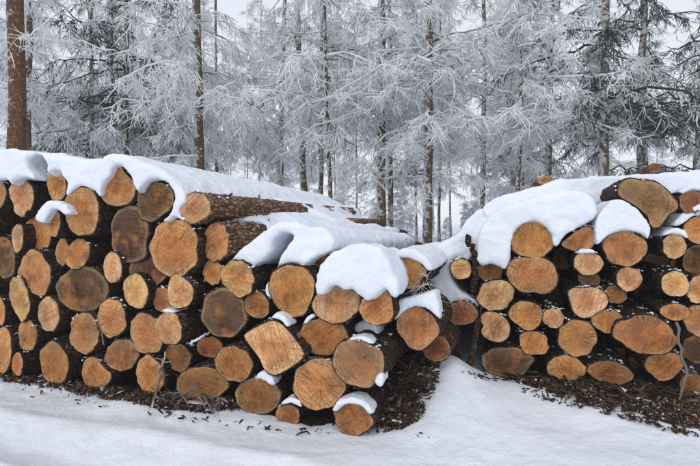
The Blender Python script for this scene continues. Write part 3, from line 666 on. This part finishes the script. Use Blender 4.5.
def slab(px0, py0, px1, py1, w, v, th, label, seed):
    """a flat split slab standing against the pile end"""
    rng = np.random.default_rng(seed); a, b = pl(RIGHT, px0, py0, v), pl(RIGHT, px1, py1, v + .12)
    n = 9; V = []
    for i in range(n):
        t = i / (n - 1); c = a + (b - a) * t; ww = w * (1 + .12 * rng.normal()) * (1 - .15 * t)
        for su, sv in ((-1, -1), (-.4, -1.25), (.35, -1.2), (1, -.9), (1, 1), (-1, 1)):
            V.append(c + RIGHT.t * (su * ww / 2 + rng.normal(0, .002)) + RIGHT.n * (sv * th / 2 + rng.normal(0, .0015)))
    V = np.array(V); I = np.arange(n * 6).reshape(n, 6); p, q_ = I[:-1], I[1:]
    q = np.stack([p, np.roll(p, -1, 1), np.roll(q_, -1, 1), q_], -1).reshape(-1, 4)
    caps = [[I[0][0], I[0][5], I[0][4], I[0][3]], [I[0][0], I[0][3], I[0][2], I[0][1]], [I[-1][0], I[-1][3], I[-1][4], I[-1][5]], [I[-1][0], I[-1][1], I[-1][2], I[-1][3]]]
    base = a.copy(); o = obj('upright_slab', mesh_np('upright_slab', V - base, np.vstack([q, caps]), smooth=False), M['bark']); o.location = base
    tag(o, label, 'slab', None, 'thing')
slab(457, 372, 455, 322, .10, -.02, .05, 'broad dark bark slab standing under the brown end log', 1)
slab(447, 366, 449, 326, .035, .0, .04, 'narrow dark slab between the shaded log and the snow drift', 2)
slab(468, 376, 479, 318, .055, -.12, .035, 'reddish brown split slat leaning against the notched log', 3)

# ------------------------------------------------------------------ trees
def unit(a): return a / (np.linalg.norm(a, axis=-1, keepdims=True) + 1e-9)
def make_tree_meshes(name, seed, H, n1, n2, n3, Lmax, z0, dense_z, droop, trunk_r, hang, twig_len, mat_tw, mat_tr, thick=1.0, conic=.8, expo=1.9):
    """trunk mesh (unit radius scale 1) and crown mesh of frosted branches, twigs and twiglets"""
    rng = np.random.default_rng(seed)
    K = 22; z = np.linspace(-.3, H, K); wob = np.cumsum(rng.normal(0, .018, (K, 2)), 0); wob -= wob[1]
    C = np.c_[wob, z]; rr = trunk_r * np.clip(1 - z / (H * 1.03), .02, 1) ** .75; rr[0] *= 1.35; rr[1] *= 1.08
    V, q = tubes(C[None], rr[None], 14); V += rng.normal(0, trunk_r * .04, V.shape)
    tm = mesh_np(name + '_trunk', V, q); tm.materials.append(mat_tr)
    # primaries
    u = rng.random(n1); zb = np.where(rng.random(n1) < .09, rng.uniform(z0, dense_z, n1), dense_z + (H * .99 - dense_z) * u ** expo)
    cx, cy = np.interp(zb, z, wob[:, 0]), np.interp(zb, z, wob[:, 1])
    hz = np.clip((zb - dense_z) / (H - dense_z), 0, 1)
    Ln = Lmax * (1 - conic * hz) * rng.uniform(.55, 1.1, n1); Ln = np.where(zb < dense_z, Ln * .6, Ln)
    az = rng.uniform(0, 6.283, n1); el = rng.normal(.12, .2, n1) + .4 * hz
    k1 = 8; s = np.linspace(0, 1, k1)
    hd = np.stack([np.cos(az), np.sin(az)], 1)
    drp = droop * rng.uniform(.5, 1.5, n1)
    P1 = np.zeros((n1, k1, 3))
    P1[..., :2] = np.stack([cx, cy], 1)[:, None] + hd[:, None] * (Ln[:, None] * s * np.cos(el)[:, None])[..., None]
    P1[..., 2] = zb[:, None] + Ln[:, None] * (np.sin(el)[:, None] * s - drp[:, None] * s ** 2 + .16 * drp[:, None] * s ** 4 * 1.5)
    P1[:, 1:] += rng.normal(0, .025, (n1, k1 - 1, 3)) * Ln[:, None, None]
    r1 = (.007 + .010 * Ln)[:, None] * (1 - .75 * s) * thick ** .5
    # secondaries
    N2 = n1 * n2; pi = np.repeat(np.arange(n1), n2); t = rng.uniform(.12, 1, N2)
    f = t * (k1 - 1); i0 = np.minimum(f.astype(int), k1 - 2); fr = (f - i0)[:, None]
    S = P1[pi, i0] * (1 - fr) + P1[pi, i0 + 1] * fr; D = unit(P1[pi, i0 + 1] - P1[pi, i0])
    side = unit(np.cross(D, np.array([0, 0, 1.]))) * rng.choice([-1, 1], N2)[:, None]
    d2 = unit(D * rng.uniform(.3, .9, (N2, 1)) + side * rng.uniform(.4, 1, (N2, 1)) + np.array([0, 0, -1.]) * rng.uniform(0, hang, (N2, 1)) + rng.normal(0, .15, (N2, 3)))
    l2 = np.clip(Ln[pi] * rng.uniform(.16, .42, N2) * (1.15 - .6 * t), .08, 1.1)
    k2 = 5; s2 = np.linspace(0, 1, k2)
    P2 = S[:, None] + d2[:, None] * (l2[:, None] * s2)[..., None]; P2[..., 2] -= (l2 * rng.uniform(.1, .7, N2) * (.4 + hang))[:, None] * s2 ** 2
    P2[:, 1:] += rng.normal(0, .03, (N2, k2 - 1, 3)) * l2[:, None, None]
    r2 = np.full((N2, 1), .0052 * thick) * (1 - .5 * s2)
    # tertiaries
    N3 = N2 * n3; pj = np.repeat(np.arange(N2), n3); t3 = rng.uniform(.08, 1, N3)
    f = t3 * (k2 - 1); i0 = np.minimum(f.astype(int), k2 - 2); fr = (f - i0)[:, None]
    S3 = P2[pj, i0] * (1 - fr) + P2[pj, i0 + 1] * fr; D = unit(P2[pj, i0 + 1] - P2[pj, i0])
    side = unit(np.cross(D, np.array([0, 0, 1.])) + 1e-6) * rng.choice([-1, 1], N3)[:, None]
    d3 = unit(D * .6 + side * rng.uniform(.2, .9, (N3, 1)) + np.array([0, 0, -1.]) * rng.uniform(-.2, hang * 1.4, (N3, 1)) + rng.normal(0, .3, (N3, 3)))
    l3 = twig_len * rng.uniform(.35, 1.25, N3)
    k3 = 4; s3 = np.linspace(0, 1, k3); cur = rng.normal(0, .38, (N3, 3))
    P3 = S3[:, None] + d3[:, None] * (l3[:, None] * s3)[..., None] + cur[:, None] * (l3[:, None] * s3 ** 2)[..., None]; P3[..., 2] -= (l3 * rng.uniform(0, .6, N3) * hang)[:, None] * s3 ** 2
    r3 = np.array([.0045, .0064, .0056, .0018]) * thick * rng.uniform(.6, 1.4, (N3, 1))
    V1, q1 = tubes(P1, r1, 4); V2, q2 = tubes(P2, r2, 3); V3, q3 = tubes(P3, r3, 3)
    f1 = np.repeat(rng.random(n1) * .45 + .12, k1 * 4); br = rng.normal(0, .14, N2)[:, None] + rng.normal(0, .12, n1)[pi][:, None]
    f2 = np.repeat(rng.random(N2) * .5 + .15 + br[:, 0], k2 * 3); f3 = np.repeat(rng.random(N3) * .55 + .22 + br[pj, 0], k3 * 3)
    V = np.vstack([V1, V2, V3]); q = np.vstack([q1, q2 + len(V1), q3 + len(V1) + len(V2)])
    cm = mesh_np(name + '_crown', V, q, smooth=False, attr=np.concatenate([f1, f2, f3])); cm.materials.append(mat_tw)
    return tm, cm

TW, TD, TK, PN = M['twig'], M['twigd'], M['trunk'], M['pine']
PROTO = dict(
    spruce_a=make_tree_meshes('spruce_a', 11, 15, 62, 15, 9, 2.5, 2.2, 4.1, .40, .12, .55, .22, TW, TK, 1.35),
    spruce_b=make_tree_meshes('spruce_b', 12, 16, 62, 14, 9, 2.3, 2.4, 4.3, .5, .12, .8, .24, TW, TK, 1.35),
    birch_a=make_tree_meshes('birch_a', 13, 15, 56, 14, 9, 2.9, 2.0, 3.7, .2, .11, .3, .28, TW, TK, 1.3),
    pole=make_tree_meshes('pole', 14, 15, 44, 12, 8, 1.5, 2.4, 4.6, .35, .11, .5, .24, TW, TK, 1.4),
    bough_a=make_tree_meshes('bough_a', 23, 12, 40, 12, 8, 2.2, 3.2, 4.6, .55, .06, .9, .26, TW, TK, 2.0, .6, 1.7),
    bough_b=make_tree_meshes('bough_b', 24, 12, 38, 12, 8, 2.4, 2.6, 4.0, .35, .06, .5, .26, TW, TK, 2.0, .6, 1.7),
    far_a=make_tree_meshes('far_a', 18, 17, 56, 11, 7, 2.3, 2.4, 5.0, .45, .11, .6, .32, TW, TK, 2.2, .75, 1.1),
    far_b=make_tree_meshes('far_b', 19, 19, 52, 10, 7, 1.9, 2.4, 5.5, .3, .11, .4, .34, TW, TK, 2.2, .7, 1.0),
    dark_a=make_tree_meshes('dark_a', 15, 16, 76, 14, 9, 2.6, 2.4, 4.2, .45, .13, .7, .18, TD, TK, 1.4, .8, 1.5),
    pine=make_tree_meshes('pine', 16, 19, 44, 12, 8, 2.4, 2.0, 5.5, .3, .16, .5, .24, TW, PN, 1.4),
    sapling=make_tree_meshes('sapling', 17, 2.4, 60, 7, 5, .75, .1, .25, .3, .014, .4, .13, TW, TK, .9, .75),
)
def tree(kind, px, Y, dia, label, group=None, name='frosted_tree', sc=None, rng=random, zoff=0):
    tm, cm = PROTO[kind]; X = (px - 350) / F * Y
    root = bpy.data.objects.new(name, None); COL.objects.link(root)
    root.location = (X, Y, float(gheight(X, Y)) - .03); sc = sc or rng.uniform(.92, 1.1)
    root.rotation_euler = (rng.gauss(0, .012), rng.gauss(0, .012), rng.uniform(0, 6.28)); root.scale = (sc,) * 3
    tag(root, label, 'tree', group)
    t = obj('trunk', tm, None, root); base = {'pine': .16, 'dark_a': .13, 'spruce_a': .12, 'spruce_b': .12, 'birch_a': .11, 'pole': .11, 'far_a': .11, 'bough_a': .06, 'bough_b': .06, 'far_b': .11, 'sapling': .014}[kind]
    k = dia / 2 / base / sc; t.scale = (k, k, 1)
    obj('crown', cm, None, root)
    return root
W = lambda px, Y: px * Y / F
trng = random.Random(21)
near = [
 ('pine', 16, 9.6, 19, 'tall conifer with thick bare reddish brown trunk', 'pine_tree'),
 ('pole', 28, 12, 8, 'thinner dark trunk close behind the reddish brown conifer', 'frosted_tree'),
 ('spruce_b', 199, 11.2, 11, 'frosted spruce with brown trunk behind the bright round top log', 'spruce_tree'),
 ('spruce_a', 277, 16, 7, 'slim brown trunked spruce next to a similar slim one', 'spruce_tree'),
 ('pole', 307, 14, 8, 'slim straight brown trunk with clean lower stem', 'spruce_tree'),
 ('birch_a', 383, 11.2, 10, 'frost plastered trunk behind the big snow lump', 'frosted_tree'),
 ('pole', 391, 13.5, 6, 'thin snowy stem leaning by the frost plastered trunk', 'frosted_tree'),
 ('spruce_a', 428, 10.6, 10, 'straight brown trunk standing above the gap between piles', 'spruce_tree'),
 ('dark_a', 600, 11.5, 10, 'dark spruce with brown lower stem behind the lower pile', 'spruce_tree'),
 ('dark_a', 640, 13.5, 9, 'dark green spruce partly hidden beyond the lower pile', 'spruce_tree'),
 ('dark_a', 694, 12.0, 9, 'dark spruce with heavy boughs beyond the knobbly log', 'spruce_tree'),
 ('dark_a', 124, 13.5, 6, 'grey green spruce beside the bright gap in the wood', 'spruce_tree'),
 ('dark_a', 97, 14.5, 5, 'dark grey spruce with hanging tufts at the bright gap', 'spruce_tree'),
 ('birch_a', 483, 15, 6, 'frosted tree with speckled stem behind the lower pile end', 'frosted_tree'),
 ('bough_a', 335, 10.8, 5, 'thin stemmed tree with heavy rime hanging over the taller pile', 'frosted_tree'),
 ('bough_b', 515, 10.9, 5, 'thin stemmed tree with heavy rime above the lower pile', 'frosted_tree'),
 ('birch_a', 545, 12.5, 7, 'frosted tree with long white boughs behind the lower pile', 'frosted_tree'),
]
for kind, px, Y, w, lab, nm in near:
    tree(kind, px, Y, W(w, Y), lab, None, nm, rng=trng)
LOOK = dict(spruce_a='frosted spruce', spruce_b='weeping frosted spruce', birch_a='wide open frosted tree', pole='slender frosted pole tree', far_a='tall drooping frosted tree', far_b='tall narrow frosted tree', dark_a='darker green spruce')
REF = {n[4]: r for n, r in zip(near, ('reddish brown conifer', 'thinner dark trunk by the conifer', 'spruce behind the bright round log', 'first slim brown spruce', 'slim straight brown trunk',
       'frost plastered trunk', 'thin snowy leaning stem', 'brown trunk above the gap', 'dark spruce with brown stem', 'dark green hidden spruce', 'heavy boughed dark spruce', 'grey green spruce',
       'grey spruce with tufts', 'tree with speckled stem', 'heavily rimed tree over the taller pile', 'heavily rimed tree by the lower pile', 'tree with long white boughs'))}
spots = []
for i in range(4000):
    if len(spots) >= 60: break
    Y = 13.5 + 40 * trng.random() ** 1.25; px = trng.uniform(-60, 760)
    if 44 < px < 84 and Y < 60: continue
    X = (px - 350) / F * Y
    if all((X - a) ** 2 + (Y - b) ** 2 > (1.1 + .02 * Y) ** 2 for a, b, *_ in spots) and all(abs(px - n[1]) > 6 or Y > n[2] + 5 for n in near):
        spots.append((X, Y, px))
for X, Y, px in spots:
    kind = trng.choice((['far_a', 'far_b', 'pole', 'dark_a'] if not 230 < px < 560 else ['far_a', 'far_b', 'dark_a', 'pole']) if Y > 19 else (['pole', 'spruce_b', 'pole', 'dark_a'] if not 230 < px < 560 else ['pole', 'pole', 'spruce_a', 'birch_a']))
    ref = min(near, key=lambda n: abs(n[1] - px)); rel = 'close behind' if Y < ref[2] + 8 else ('deep in the wood behind' if Y < 34 else 'far behind')
    lab = ' '.join(('%s %s the %s' % (LOOK[kind], rel, REF[ref[4]])).split()[:16])
    tree(kind, px, Y, trng.uniform(.11, .2), lab,
         'frosted trees in the wood' if kind != 'dark_a' else 'darker spruces in the wood', 'frosted_tree' if kind != 'dark_a' else 'spruce_tree', rng=trng)
for i in range(30):      # young trees standing between the far trunks
    Y = trng.uniform(20, 42); px = trng.uniform(60, 690)
    tree('sapling', px, Y, .04, 'young frosted fir far behind the ' + REF[min(near, key=lambda n: abs(n[1] - px))[4]], 'young firs between the far trunks', 'young_fir', sc=trng.uniform(1.3, 2.4), rng=trng)
for i in range(34):
    Y = trng.uniform(9.5, 22); px = trng.uniform(300, 700) if i % 3 else trng.uniform(20, 700)
    tree('sapling', px, Y, .03, 'low frosted sapling near the ' + REF[min(near, key=lambda n: abs(n[1] - px))[4]], 'frosted saplings behind the piles', 'frosted_sapling', sc=trng.uniform(.6, 1.2), rng=trng)



# ------------------------------------------------------------------ winter haze in the air
HB = (-165, 165, -45, 205, -3.0, 25.0)
hv = [(x, y, z) for x in HB[:2] for y in HB[2:4] for z in HB[4:]]
hz_ = obj('haze', mesh_np('haze', hv, [(0,1,3,2),(4,6,7,5),(0,4,5,1),(2,3,7,6),(0,2,6,4),(1,5,7,3)], smooth=False))
hm = bpy.data.materials.new('haze'); hm.use_nodes = True; ht = hm.node_tree; ht.nodes.clear()
pv = ht.nodes.new('ShaderNodeVolumePrincipled'); pv.inputs['Density'].default_value = .002; pv.inputs['Color'].default_value = (.98, .985, 1, 1)
ho = ht.nodes.new('ShaderNodeOutputMaterial'); ht.links.new(pv.outputs[0], ho.inputs['Volume'])
hz_.data.materials.append(hm); tag(hz_, 'pale winter haze hanging in the wood', 'haze', None, 'stuff')
